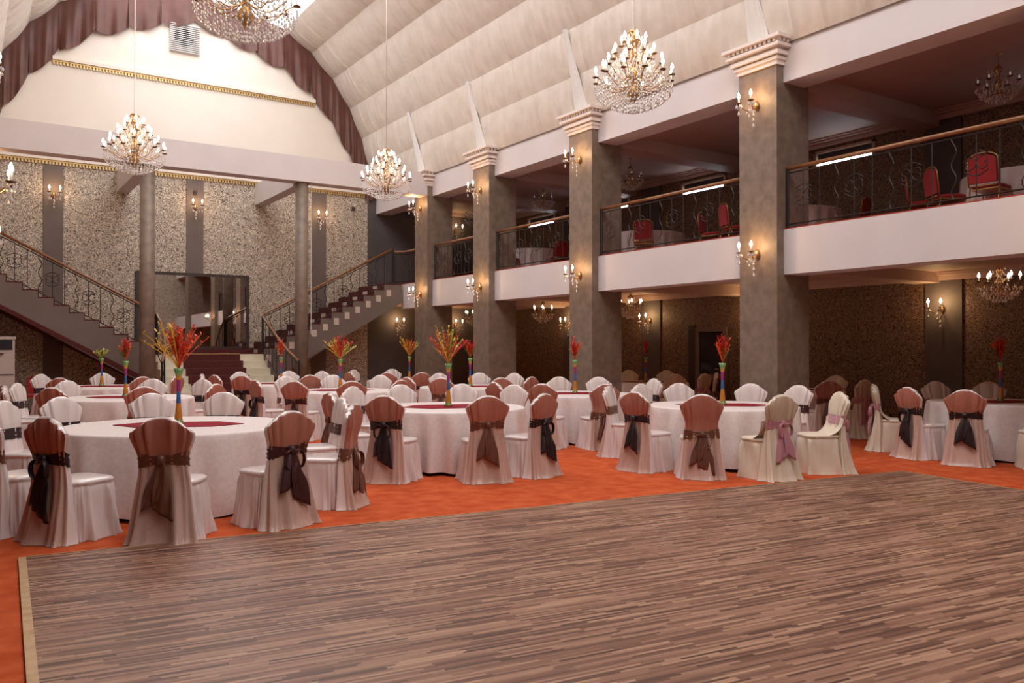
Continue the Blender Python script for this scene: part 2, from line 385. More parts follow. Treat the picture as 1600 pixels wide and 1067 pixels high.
sk.grid(lambda u, v: (CX - 2.5 + 5 * v, YF + u * (YB - YF), 10.8 + .4 * sin(pi * v)), 1, 10)
o = struct('skylight', sk, 'skylight')

# gable curtain: swagged panels between the purlins
cv = thing('curtain_valance', 'brown pleated curtain valance following the arch of the gable', 'curtain', (CX, YB, 6.3))
CP = PR[:7] + [(1.7, 10.944), (.9, 11.088), (0, 11.25)]
drops = [.85, 1.15, 1.45, 1.35, 1.25, 1.2, 1.1, .95, .84]
for side in (1, -1):
    for k in range(9):
        (a0, z0), (a1, z1) = (CP[k][0] - .03, CP[k][1]), (max(CP[k + 1][0] - .03, 0), CP[k + 1][1])
        if k == 0: z0 = 6.2
        def fc(u, v, a0=a0, a1=a1, z0=z0, z1=z1, k=k):
            x = a0 + (a1 - a0) * u; z = z0 + (z1 - z0) * u
            L_ = drops[k] * (1 + .06 * sin(pi * u) - .10 * u) if k else .02 + .95 * u
            sw = sin(pi * u) * .07 * v
            y = YB - .07 - .05 * v * (.9 * sin(u * 2 * pi * 1.5 + k + 1.2 * sin(v * 2 + k)) + .35 * sin(u * 2 * pi * 3.5 + 2 * k + v)) - .02
            return (CX + side * x, y, z - v * L_ - sw)
        MB().grid(fc, 48, 12).build('curtain_panel', 'curtain', cv, True, world=True)

# gable vent
vt = thing('wall_vent', 'square white louvred vent with a round dark fan opening high on the gable', 'vent', (5.02, YB, 9.57))
MB().box(4.63, 5.41, YB - .03, YB + .01, 9.57, 10.37).build('back_plate', 'slat', vt, world=True)
MB().prism([(5.0 + .25 * cos(2 * pi * i / 28), 9.99 + .25 * sin(2 * pi * i / 28)) for i in range(28)], lambda u, w_, t: (u, t, w_), YB - .035, YB - .03).build('fan_opening', 'dark', vt, world=True)
for i in range(15):
    z = 9.60 + i * .052; MB().prism([(YB - .04, z), (YB - .07, z - .012), (YB - .07, z + .004), (YB - .04, z + .018)], lambda u, w_, t: (t, u, w_), 4.63, 5.41).build('slat', 'slat', vt, world=True)

# ---------------------------------------------------------------- stairs
st = thing('central_staircase', 'short central stair with maroon carpet and cream marble sides rising to the mirror', 'stairs', (CX, 21.0, 0))
for i in range(8):
    z0, z1 = i * .175, (i + 1) * .175; y0 = 21.8 - (7 - i) * .28; y1 = y0 + .28 if i < 7 else YB
    MB().box(3.95, 6.6, y0, y1, 0 if i < 7 else 0, z1).build('step', 'marble', st, world=True)
    fl = (7 - i) * .0
    MB().box(4.53 - fl, 5.98 + fl, y0 - .012, y1, z1 - .175 if i else 0, z1 + .012).build('stair_carpet', 'stepred', st, world=True)
MB().box(4.53, 5.98, 21.775, 21.80, 1.40, 1.425).build('nosing', 'goldframe', st, world=True)
for x0, x1 in ((6.0, 6.6), (3.95, 4.5)): MB().box(x0, x1, 21.9, YB, 1.40, 1.43).build('landing_carpet', 'stepred', st, world=True)
mk = MB(); mk.box(3.95, 6.6, 22.9, YB - .01, 1.40, 1.53).build('mirror_plinth', 'stepred', st, world=True)
for s in (1, -1):
    nm = 'right' if s > 0 else 'left'
    t = thing('side_staircase', 'staircase climbing along the back wall to the %s gallery' % nm, 'stairs', (CX + s * 1.32, 22.8, 0))
    nst = 12; tr = (5.10 - 1.32) / nst
    for i in range(nst):
        a = 1.32 + i * tr; z1 = 1.40 + (i + 1) * 2.0 / nst
        bx(MB(), s, a, a + tr, 21.95, YB - .08, z1 - .167 - .25, z1 - .02).build('step', 'grey_wall', t, world=True)
        bx(MB(), s, a - .02, a + tr, 21.90, YB - .08, z1 - .03, z1).build('tread', 'stepred', t, world=True)
        bx(MB(), s, a - .025, a, 21.92, YB - .08, z1 - .167, z1 - .03).build('riser', 'stepred', t, world=True)
        if s > 0: bx(MB(), s, a - .035, a - .02, 22.3, 22.62, z1 - .15, z1 - .04).build('tile', 'tile', t, world=True)
        if s > 0: bx(MB(), s, a + .06, a + .20, 21.87, 21.9, z1 - .36, z1 - .18).build('tile', 'tile', t, world=True)
    # stringer profile on the hall side
    pts = [(1.32, 1.05)]
    for i in range(nst):
        a = 1.32 + i * tr; z1 = 1.40 + (i + 1) * 2.0 / nst; pts += [(a, z1 - .167 - .03), (a, z1 - .03)]
    pts += [(5.10, 3.37), (5.34, 3.37), (5.34, 2.9), (1.75, .78), (1.32, .78)]
    MB().prism([(CX + s * u, w_) for u, w_ in pts], lambda u, w_, tt: (u, tt, w_), 21.88, 21.95).build('stringer', 'grey_wall', t, world=True)
    ul = [(1.5, .70), (5.34, 2.87), (5.34, 2.97), (1.5, .82)]
    MB().prism([(CX + s * u, w_) for u, w_ in ul], lambda u, w_, tt: (u, tt, w_), 21.86, YB - .08).build('soffit', 'stepred' if s < 0 else 'grey_wall', t, world=True)

def railing(name, label, P, h, nb, wood=True, scroll=3, group=None, base=.06):
    """wrought-iron balustrade along the foot points P (x,y,z)."""
    t = thing(name, label, 'railing', P[0], group=group)
    up = lambda p, dz: (p[0], p[1], p[2] + dz)
    MB().tube([up(p, h) for p in P], .032, 8).build('handrail', 'rail', t, True, world=True)
    MB().tube([up(p, h - .075) for p in P], .011, 4).build('top_bar', 'iron', t, world=True)
    MB().tube([up(p, base) for p in P], .011, 4).build('bottom_bar', 'iron', t, world=True)
    for p in (P[0], P[-1]): MB().tube([p, up(p, h + .02)], .028, 6).build('newel_post', 'iron', t, world=True)
    seg = [math.dist(P[i], P[i + 1]) for i in range(len(P) - 1)]; T = sum(seg)
    for b in range(1, nb + 1):
        d = T * b / (nb + 1); i = 0
        while i < len(seg) - 1 and d > seg[i]: d -= seg[i]; i += 1
        f = d / seg[i]; p = tuple(P[i][k] + (P[i + 1][k] - P[i][k]) * f for k in range(3))
        ux, uy = [(P[i + 1][k] - P[i][k]) / (math.hypot(P[i + 1][0] - P[i][0], P[i + 1][1] - P[i][1]) or 1) for k in (0, 1)]
        q = MB()
        if b % scroll == 1 % scroll:
            pts = [(p[0] + ux * .035 * sin(v * 14), p[1] + uy * .035 * sin(v * 14), p[2] + base + (h - .075 - base) * v) for v in [j / 14 for j in range(15)]]
            q.tube(pts, .009, 4)
        else: q.tube([up(p, base), up(p, h - .075)], .008, 4)
        o_ = q.build('baluster', 'iron', t, world=True)
        if b % scroll == 0:
            q = MB(); zc = p[2] + h * .52
            for sg in (1, -1):
                for vv in (1, -1):
                    sp = []
                    for j in range(16):
                        a = j / 15 * 4.6; r = .085 * (1 - j / 19); sp.append((sg * (.095 - r * cos(a)), vv * (.02 + r * sin(a))))
                    q.tube([(p[0] + ux * a, p[1] + uy * a, zc + b_) for a, b_ in sp], .0075, 4)
            for vv in (1, -1):
                q.tube([(p[0] + ux * a, p[1] + uy * a, zc + vv * (.13 + .035 * cos(a * 16))) for a in [(-.15 + .03 * j) for j in range(11)]], .008, 4)
            q.build('scroll', 'iron', t, world=True)
    return t
for s in (1, -1):
    nm = 'right' if s > 0 else 'left'; x = CX + s * (DX_F + .06)
    for k in range(1, 5):
        y0, y1 = PY[k][1] + .01, PY[k + 1][0] - .01
        which = ['', 'closest to the camera', 'between the two nearest pillars in view', 'in the middle bay', 'in the farthest full bay'][k]
        railing('balustrade', 'wrought iron %s gallery balustrade with varnished wooden handrail %s' % (nm, which), [(x, y0 + .05, Z_S1 + .02), (x, y1 - .02, Z_S1 + .02)], .93, 12, group=None)
    railing('balustrade', 'short wrought iron balustrade piece between the last %s pillar and the stair head' % nm, [(x, PY[5][1] + .03, Z_S1 + .02), (x, 21.88, Z_S1 + .02), (CX + s * 5.10, 21.92, Z_S1 + .0)], .93, 4)
    railing('stair_railing', 'iron stair railing with wooden handrail climbing to the %s gallery' % nm, [(CX + s * 1.32, 21.93, 1.40), (CX + s * 1.40, 21.93, 1.50), (CX + s * 5.05, 21.93, 3.42)], .98, 14)
    railing('stair_railing', 'curving iron railing with wooden handrail down the %s side of the central stair' % nm, [(CX + s * 1.30, 21.85, 1.40), (CX + s * 1.30, 21.3, 1.14), (CX + s * 1.34, 20.7, .80), (CX + s * 1.42, 20.2, .50), (CX + s * 1.56, 19.80, .24)], 1.0, 7, scroll=4)

# mirror
mr = thing('wall_mirror', 'large landscape mirror in dark frame above the stair landing reflecting the pillars', 'mirror', (5.28, YB, 1.53))
MB().box(3.86, 6.70, YB - .05, YB - .04, 1.57, 3.55).build('mirror_glass', 'mirror', mr, world=True)
for b in ((3.80, 3.88, 1.53, 3.60), (6.68, 6.76, 1.53, 3.60), (3.88, 6.68, 3.52, 3.60), (3.88, 6.68, 1.53, 1.60)):
    MB().box(b[0], b[1], YB - .07, YB, b[2], b[3]).build('frame', 'frame', mr, world=True)
# small wall boxes, pearl strand
for xc in (5.30, 9.9):
    o = MB().box(xc - .045, xc + .045, YB - .07, YB - .03 if xc < 6 else YB, 5.74, 5.84).build('sensor_box', 'frame'); o['label'] = 'small dark box on the back wall %s' % ('above the middle wall sconce' if xc < 6 else 'near its top right corner'); o['category'] = 'sensor'
ps = MB()
for i in range(112): ps.lathe([(.004, -.016), (.016, -.006), (.016, .006), (.004, .016)], 6, (7.30, 20.22, 5.68 - i * .034))
o = ps.build('pearl_strand', 'crystal', None, True); o['label'] = 'thin white pearl strand hanging beside the second round column'; o['category'] = 'decoration'
# standing air conditioner
ac = thing('air_conditioner', 'tall white floor-standing air conditioner by the wall under the stairs', 'air conditioner', (.72, 22.2, 0))
MB().box(.42, 1.0, 22.0, 22.4, .02, 1.80).build('body', 'ac', ac, world=True)
MB().box(.47, .95, 21.985, 22.0, 1.52, 1.74).build('display', 'screen', ac, world=True)
MB().box(.40, 1.02, 21.97, 22.02, 1.76, 1.82).build('top_cap', 'ac', ac, world=True)
MB().box(.44, .98, 21.985, 22.0, .95, .965).build('panel_seam', 'screen', ac, world=True)
g = MB()
g.lathe([(.03, -.004), (.07, -.004), (.07, .004), (.03, .004)], 16, (.72, 21.98, 1.44)); g.build('logo_plate', 'screen', ac, world=True)
for i in range(8): MB().box(.47, .95, 21.985, 22.0, .15 + i * .05, .17 + i * .05).build('louvre', 'screen', ac, world=True)
# glazed door in the right wall
dr = thing('door_1', None, None, (CX + DX_W, 14.3, 0)); dr['kind'] = 'structure'
x = CX + DX_W
for b in ((13.82, 13.94, 0, 2.08), (14.72, 14.84, 0, 2.08), (13.94, 14.72, 1.96, 2.08), (13.94, 14.72, .80, .92), (13.94, 14.72, 0, .18)):
    MB().box(x - .06, x, b[0], b[1], b[2], b[3]).build('door_frame', 'doorframe', dr, world=True)
MB().box(x - .02, x - .005, 13.94, 14.72, .15, 2.0).build('pane', 'doorglass', dr, world=True)
MB().box(x - .07, x, 14.84, 15.05, 0, 2.12).build('dark_recess', 'frame', dr, world=True)  # dark strip standing in for the shaded recess beside the door
MB().tube([(x - .12, 14.0, 1.05), (x - .12, 14.12, 1.05)], .012).build('handle', 'steel', dr, world=True)

# ---------------------------------------------------------------- chandeliers and sconces
def arc_arm(r, dz, rr=.008):                      # S-curve arm from the centre out to radius r ending dz above its root
    P = []
    for j in range(11):
        t = j / 10; P.append((.02 + (r - .02) * t, 0, -.12 * sin(pi * min(1, t * 1.15)) * (1 if t < .9 else 1) + dz * t ** 3))
    return MB().tube(P, rr, 5).mesh('arm', 'brass', True)
def bits(sc_, lit=True):
    pan = MB().lathe([(.006 * sc_, -.012), (.034 * sc_, 0), (.038 * sc_, .008), (.010 * sc_, .004)], 10).mesh('drip_pan', 'pan', True)
    can = MB().lathe([(.010 * sc_, 0), (.010 * sc_, .055 * sc_)], 8).mesh('candle', 'candle', True)
    blb = MB().lathe([(.006 * sc_, .055 * sc_), (.019 * sc_, .080 * sc_), (.017 * sc_, .100 * sc_), (.003 * sc_, .135 * sc_)], 8).mesh('bulb', 'bulb' if lit else 'bulb_off', True)
    return pan, can, blb
def big_chandelier():
    t = thing('chandelier', '', 'chandelier')
    prof = [(.02, 1.12), (.07, 1.10), (.09, 1.06), (.03, 1.02), (.05, .98), (.075, .93), (.03, .88), (.04, .80), (.06, .74), (.03, .68), (.04, .55), (.09, .48), (.04, .40), (.05, .30), (.10, .22), (.03, .12), (.01, .08)]
    MB().lathe(prof, 14).build('central_stem', 'brass', t, True)
    cr = random.Random(3)
    pan, can, blb = bits(1.2)
    for tier, (n, r, z0, dz) in enumerate(((12, .54, .38, .04), (9, .42, .52, .05), (8, .29, .68, .06), (6, .17, .84, .06))):
        am = arc_arm(r, dz)
        for i in range(n):
            a = 2 * pi * (i + .5 * (tier % 2)) / n
            A = link('arm', am, t, (0, 0, z0), a)
            link('drip_pan', pan, A, (r, 0, dz)); link('candle', can, A, (r, 0, dz + .006)); link('bulb', blb, A, (r, 0, dz))
        q = MB()
        for i in range(n * 3):                      # hanging drops under the arms
            a = 2 * pi * i / (n * 3) + .03; rad = r * (.97 if i % 3 else .75) + .01; zz = z0 + (dz if i % 3 == 0 else -.01)
            q.drop(rad * cos(a), rad * sin(a), zz - .02, .016, .075); q.drop(rad * cos(a), rad * sin(a), zz - .10, .011, .04)
        for i in range(n * 7):                      # bead swags
            a = 2 * pi * i / (n * 7); f = (i % 7) / 7; rad = r * (.55 + .4 * abs(f - .5) * 2)
            q.drop(rad * cos(a), rad * sin(a), z0 + .02 - .05 * sin(pi * f), .008, .03)
        for i in range(24 * (4 - tier)):
            a = cr.uniform(0, 2 * pi); rad = r * math.sqrt(cr.uniform(.02, .8)); q.drop(rad * cos(a), rad * sin(a), z0 + cr.uniform(-.12, .12), .013, .055)
        o = q.build('crystal_drops', 'crystal', t); o['kind'] = 'stuff'
    q = MB()
    for ring, (r, z, n) in enumerate(((.50, .26, 44), (.42, .19, 40), (.33, .14, 34), (.24, .10, 26), (.15, .07, 18), (.07, .05, 10))):
        for i in range(n):
            a = 2 * pi * (i + ring * .3) / n; q.drop(r * cos(a), r * sin(a), z, .012, .045); q.drop(r * cos(a), r * sin(a), z - .045, .017, .055)
    o = q.build('crystal_basket', 'crystal', t); o['kind'] = 'stuff'
    q = MB()
    for i in range(30):
        a = 2 * pi * i / 10; z = .92 + .06 * (i // 10); r = .10 - .02 * (i // 10); q.drop(r * cos(a), r * sin(a), z + .08, .012, .07)
    o = q.build('crown_crystals', 'crystal', t); o['kind'] = 'stuff'
    return t
bc = big_chandelier(); bcs = snapshot(bc)
specs = [(2.71, 17.1, 'crystal chandelier hanging in front of the gable above the left round column'),
         (7.86, 17.0, 'crystal chandelier hanging in front of the far end of the pillar row'),
         (7.80, 8.75, 'crystal chandelier hanging before the white beam between the two nearest pillars'),
         (2.52, 9.0, 'crystal chandelier cut by the top edge, glowing against the bright skylight')]
for i, (X, Y, lb) in enumerate(specs):
    if i == 0: t = bc; t.location = (X, Y, 4.88); t['label'] = lb
    else: t = stamp(bcs, (X, Y, 4.88), i * .3, lb)
    t['group'] = 'large crystal chandeliers in the hall'
    a = abs(X - CX); k = 0
    while PR[k + 1][0] > a: k += 1
    f = (PR[k][0] - a) / (PR[k][0] - PR[k + 1][0]); zt = PR[k][1] + f * (PR[k + 1][1] - PR[k][1])
    link('chain', MB().tube([(0, 0, 1.10), (0, 0, zt - 4.88 - .05)], .009, 5).mesh('chain', 'steel'), t)
    lamp('chandelier_glow', (0, 0, .62), P_BIG, (1, .72, .45), .3, t)
def small_chandelier(lit):
    t = thing('small_chandelier', '', 'chandelier')
    MB().lathe([(.055, .02), (.05, 0), (.008, -.02), (.008, -.16), (.05, -.20), (.065, -.24), (.03, -.30), (.02, -.36), (.05, -.42), (.065, -.47), (.02, -.55), (.015, -.60)], 12).build('central_stem', 'brass', t, True)
    am = arc_arm(.27, .10, .007); pan, can, blb = bits(1.05, lit)
    for i in range(6):
        A = link('arm', am, t, (0, 0, -.52), 2 * pi * i / 6)
        link('drip_pan', pan, A, (.27, 0, .10)); link('candle', can, A, (.27, 0, .105)); link('bulb', blb, A, (.27, 0, .10))
    q = MB(); cr = random.Random(5)
    for i in range(36):
        a = 2 * pi * i / 36; r = .26 if i % 3 else .20; z = -.47 if i % 6 == 0 else -.56
        q.drop(r * cos(a), r * sin(a), z, .014, .06)
    for r, z, n in ((.30, -.50, 30), (.24, -.60, 24), (.17, -.65, 20), (.09, -.69, 12)):
        for i in range(n): a = 2 * pi * i / n; q.drop(r * cos(a), r * sin(a), z, .015, .055)
    for i in range(26): a = cr.uniform(0, 6.28); r = cr.uniform(.05, .12); q.drop(r * cos(a), r * sin(a), cr.uniform(-.45, -.18), .011, .045)
    o = q.build('crystal_drops', 'crystal', t); o['kind'] = 'stuff'
    return t
sl = small_chandelier(True); sls = snapshot(sl); su = small_chandelier(False); sus = snapshot(su)
pos = [(6.42, 'nearest the right edge of the photo'), (10.6, 'behind the nearest pillar'), (14.7, 'just beside the second nearest pillar'), (18.2, 'between the third and second pillars'), (21.8, 'in the farthest bay')]
for i, (Y, wh) in enumerate(pos):
    la = 'lit small crystal chandelier under the right gallery %s' % wh
    ua = 'unlit small crystal chandelier on the upper gallery ceiling %s' % wh
    if i == 0:
        t = sl; sl.location = (13.0, Y, Z_C1); sl['label'] = la; u = su; su.location = (13.0, Y, Z_C2); su['label'] = ua
    else:
        t = stamp(sls, (13.0, Y, Z_C1), i, la); u = stamp(sus, (13.0, Y, Z_C2), i, ua)
    t['group'] = 'lit chandeliers under the gallery'; u['group'] = 'unlit gallery chandeliers'
    lamp('small_glow', (0, 0, -.40), P_SMALL, (1, .42, .14), .12, t)
def sconce():                                      # wall at local +X side, arms reach to -X
    t = thing('wall_sconce', '', 'wall lamp')
    MB().lathe([(.005, -.07), (.03, -.05), (.05, 0), (.035, .05), (.005, .09)], 12, (-.02, 0, 0)).build('back_plate', 'brass', t, True)
    pan, can, blb = bits(1.25)
    for sg in (1, -1):
        P = [(-.03 - .27 * j / 8, sg * .12 * (j / 8), -.09 * sin(pi * j / 8) + .02 * j / 8) for j in range(9)]
        A = MB().tube(P, .008, 5).build('arm', 'brass', t, True)
        link('drip_pan', pan, A, (-.30, sg * .12, .02)); link('candle', can, A, (-.30, sg * .12, .03)); link('bulb', blb, A, (-.30, sg * .12, .03))
    q = MB()
    for sg in (1, -1):
        for j in range(6):
            a = 2 * pi * j / 6; q.drop(-.30 + .04 * cos(a), sg * .12 + .04 * sin(a), .01, .014, .07)
        q.drop(-.30, sg * .12, -.08, .02, .10); q.drop(-.17, sg * .07, -.08, .016, .07)
    for z in (-.10, -.18, -.27): q.drop(-.10, 0, z, .022, .09)
    q.drop(-.2, 0, -.05, .014, .07); q.drop(-.2, 0, -.14, .02, .08)
    o = q.build('crystal_drops', 'crystal', t); o['kind'] = 'stuff'
    return t
s0 = sconce(); s0s = snapshot(s0); first = [True]
def place_sconce(x, y, z, rz, label, group, e=1.0, lo=.22):
    if first[0]: t = s0; t.location = (x, y, z); t.rotation_euler = (0, 0, rz); t['label'] = label; t['group'] = group; first[0] = False
    else: t = stamp(s0s, (x, y, z), rz, label, group)
    lamp('sconce_glow', (-.24, 0, .15), P_SCONCE * e, (1, .60, .26), .05, t)
ord_ = {1: 'beside the camera', 2: 'the nearest pillar', 3: 'the second pillar', 4: 'the third pillar', 5: 'the farthest pillar'}
for s in (1, -1):
    nm = 'right' if s > 0 else 'left'
    for k in range(1, 6):
        yc = sum(PY[k]) / 2
        if s < 0 and k == 1: continue
        for z, hh in ((5.38, 'high'), (3.03, 'below the balcony line')):
            place_sconce(CX + s * (DX_P - (.05 if s < 0 and k > 2 else 0)), yc, z, 0 if s > 0 else pi, 'crystal sconce %s on %s of %s row' % (hh, ord_[k] if k > 1 else 'the pillar beside the camera', nm), 'sconces on the %s pillars' % nm)
for xc, wh in ((1.9, 'left'), (5.3, 'middle'), (8.82, 'right')):
    place_sconce(xc, YB - .03, 5.40, pi / 2, 'crystal wall sconce on the %s grey strip of the back wall' % wh, 'sconces on the back wall', .6)
for y0, wh in ((8.55, 'nearest the right edge'), (12.95, 'behind the nearest pillar'), (16.46, 'left of the glazed door'), (19.95, 'farthest along')):
    place_sconce(CX + DX_W - .03, y0, 2.28, 0, 'glowing two-candle sconce on a dark pilaster under the gallery %s' % wh, 'sconces under the right gallery', 1.2)
for xc, wh in ((11.35, 'right of the stairs'), (13.45, 'between the farthest pillars')):
    place_sconce(xc, YB, 2.30, pi / 2, 'glowing sconce on the dark end wall at floor level %s' % wh, 'sconces on the dark end wall', 1.0)
place_sconce(13.45, YB, 5.38, pi / 2, 'single glowing sconce on the dark end wall of the upper gallery', 'sconces on the dark end wall', .5)

# ---------------------------------------------------------------- tables, chairs
def interp(T_, z):
    for a, b in zip(T_, T_[1:]):
        if z <= b[0]:
            t = (z - a[0]) / (b[0] - a[0]); return [a[i] + (b[i] - a[i]) * t for i in range(1, len(a))]
    return list(T_[-1][1:])
def supell(a, w_, e_, p=.62):
    ca, sa = cos(a), sin(a); return (w_ * math.copysign(abs(ca) ** p, ca), e_ * math.copysign(abs(sa) ** p, sa))
BT = [(0, .285, .135, -.025), (.04, .270, .120, -.015), (.14, .250, .102, -.008), (.3, .232, .080, .005), (.47, .212, .058, .012), (.62, .192, .042, .006), (.70, .196, .042, -.004), (.78, .212, .048, -.018), (.86, .228, .044, -.031), (.92, .234, .038, -.039), (.965, .226, .026, -.046)]
def back_pt(a, z, off=0, rnd=None, fold=1):
    w_, e_, c_ = interp(BT, z); x, y = supell(a, w_ + off, e_ + off)
    if rnd and fold:
        lo = max(0, .62 - z) / .62; am = .016 * lo ** .8 * fold; hi = max(0, z - .66) * .02 + .003 * (z > .5)
        f = am * (sin(7 * a + rnd[0] + 2 * z) + .6 * sin(13 * a + rnd[1])) + hi * (sin(13 * a + rnd[2] + z) + .5 * sin(23 * a + rnd[1] + 3 * z))
        x += f * cos(a) * 1.0; y += f * sin(a) * 1.6
    k = max(0, (z - .62) / .35); q_ = min(1, abs(x / w_)); zz = z + k * .115 * (.26 - q_ ** 2.2)
    x *= 1 + .09 * max(0, (z - .78) / .18) * q_ ** 6
    return (x, y + c_, max(zz, .004))
def chair_proto(kind, seed, sash, bow, hs=.665):
    rn = random.Random(seed); rd = [rn.uniform(0, 6.28) for _ in range(6)]
    A, B_, Cm = ('satin', 'satin_rear', 'satin_bounce') if kind == 'satin' else ('cotton', 'cotton_rear', 'cotton')
    t = thing('banquet_chair', '', 'chair')
    b = MB(); zs = [0, .02, .06, .12, .2, .28, .36, .44, .52, .58, .64, .69, .74, .79, .84, .88, .92, .948, .965]
    NU = 88
    def f(u, v): return back_pt(2 * pi * u, zs[round(v * (len(zs) - 1))], 0, rd, 1.5 if kind != 'satin' else 1)
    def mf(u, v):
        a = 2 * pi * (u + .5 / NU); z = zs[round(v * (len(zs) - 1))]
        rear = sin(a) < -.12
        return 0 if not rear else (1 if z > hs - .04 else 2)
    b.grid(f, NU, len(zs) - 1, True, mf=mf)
    base = (len(zs) - 1) * NU
    cz = [b.v[base + i] for i in range(NU)]                        # close the top
    n0 = len(b.v)
    for i in range(NU): x, y, z = cz[i]; b.v.append((x * .93, -.046 + (y + .046) * .3, z + .008 + .008 * (1 - (x / .26) ** 2)))
    for i in range(NU): k = (i + 1) % NU; b.f.append((base + i, base + k, n0 + k, n0 + i)); b.m.append(0)
    b.f.append(tuple(n0 + i for i in range(NU))); b.m.append(0)
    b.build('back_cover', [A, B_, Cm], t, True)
    # seat cover with a gathered skirt
    s = MB(); ss = [(0, .280, .245), (.05, .270, .238), (.15, .256, .230), (.28, .244, .222), (.38, .235, .216), (.43, .231, .212), (.445, .224, .206), (.455, .237, .217), (.475, .233, .213), (.485, .212, .195), (.490, .12, .11), (.492, .005, .005)]
    def fs(u, v):
        a = 2 * pi * u; z, w_, e_ = ss[round(v * (len(ss) - 1))]; x, y = supell(a, w_, e_, .5)
        lo = max(0, .445 - z) / .445; am = (.011 * min(1, lo * 6) + .018 * lo) * (1 if kind == 'satin' else 1.1)
        n1, n2 = (19, 31) if kind == 'satin' else (6, 9)
        q = am * (sin(n1 * a + rd[3]) * (.6 + .4 * sin(3 * a + rd[4])) + .5 * sin(n2 * a + rd[5] + 5 * z) + .5 * sin(8 * a + rd[4] + 13 * z))
        return (x + q * cos(a), y + q * sin(a) + .245, max(z + (.004 * sin(17 * a) if .3 < z < .45 else 0), .003))
    s.grid(fs, 144, len(ss) - 1, True)
    s.build('seat_cover', A, t, True)
    if kind != 'satin':                                             # loose throw: a swag from seat to back
        q = MB(); q.grid(lambda u, v: ((u - .5) * (.46 + .06 * v), .03 + .22 * (1 - v) ** 2 + .012 * sin(u * 17), .47 + .22 * v ** 1.6 + .01 * sin(u * 11)), 16, 8); q.build('seat_drape', A, t, True)
    # sash
    q = MB()
    def fb(u, v):
        a = 2 * pi * u; pin = .55 + .45 * min(1, abs(cos(a)) * 1.3) if sin(a) < 0 else 1
        z = hs + (v - .5) * .115 * pin + (.012 * cos(a) * (1 if sin(a) < 0 else 0)); x, y, _ = back_pt(a, z, .007 + .004 * sin(v * 16 + 3 * a))
        k = max(0, (z - .62) / .33); return (x, y, z)
    q.grid(fb, 48, 6, True); S = q.build('sash', sash, t, True)
    q = MB(); q.lathe([(.004, -.045), (.03, -.03), (.037, 0), (.03, .03), (.004, .045)], 10, (0, -.062, hs)); q.build('sash_knot', sash, S, True)
    for sg in (1, -1):
        ln = rn.uniform(.36, .46) if sg > 0 else rn.uniform(.28, .46); x0 = sg * .012; spread = rn.uniform(.02, .06); wd = rn.uniform(.050, .075)
        def ft(u, v, sg=sg):
            a = 2 * pi * u; w_ = .016 + wd * min(1, v * 1.8) + .015 * v; x, y = supell(a, w_, .008 + .006 * v, .8)
            yb = -.055 - .035 * v - .02 * sin(v * 2); y += .014 * sin(x * 75 + sg * 2 + v * 4) * min(1, v * 3)
            return (x0 + x + sg * spread * v, yb + y - .012 * (sg > 0), hs - .005 - v * ln - .05 * v * (x / max(w_, .01)) * sg)
        q = MB(); q.grid(ft, 20, 12, True); q.f.append(tuple(range(12 * 20, 13 * 20))); q.m.append(0); q.build('sash_tail', sash, S, True)
    if bow:
        for sg in (1, -1):
            q = MB(); P = [(sg * (.015 + .085 * sin(pi * j / 12)), -.075 - .03 * sin(pi * j / 12), hs - .16 * (j / 12) * 1.0 + (.10 * sin(2 * pi * j / 12 + pi) * -.3)) for j in range(13)]
            q.grid(lambda u, v: (P[round(v * 12)][0], P[round(v * 12)][1] + (u - .5) * .045, P[round(v * 12)][2] + .01 * sin(u * 3)), 4, 12); q.build('bow_loop', sash, S, True)
    return t
protos = {}
for key in ('black', 'bronze', 'wine'):
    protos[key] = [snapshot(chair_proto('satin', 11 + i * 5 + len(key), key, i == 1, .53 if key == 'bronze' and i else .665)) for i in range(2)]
protos['pink'] = [snapshot(chair_proto('cotton', 31 + i, 'pink', True)) for i in range(2)]
used = {k: [True] * 2 for k in protos}
def cloth_mesh(Rr, seed):
    rn = random.Random(seed); p = [rn.uniform(0, 6.28) for _ in range(4)]; n1 = rn.choice((17, 19, 21))
    rings = [(.0001, .772), (Rr * .5, .772), (Rr * .9, .772), (Rr * .985, .771), (Rr, .765), (Rr + .006, .75)] + [(None, .75 - .725 * j / 12) for j in range(1, 13)]
    b = MB()
    def f(u, v):
        a = 2 * pi * u; r, z = rings[round(v * (len(rings) - 1))]
        if r is None:
            t = (.75 - z) / .725; am = .072 * t ** .6
            r = Rr + .008 + .015 * t + am * (.55 * sin(n1 * a + p[0]) + .3 * sin((n1 + 7) * a + p[1]) + .25 * sin(7 * a + p[2])) * (1 if t > 0 else 0)
            z = max(z + .02 * t * sin(5 * a + p[3]), .012)
        return (r * cos(a), r * sin(a), z)
    return b.grid(f, 192, len(rings) - 1, True).mesh('tablecloth', 'cloth', True)
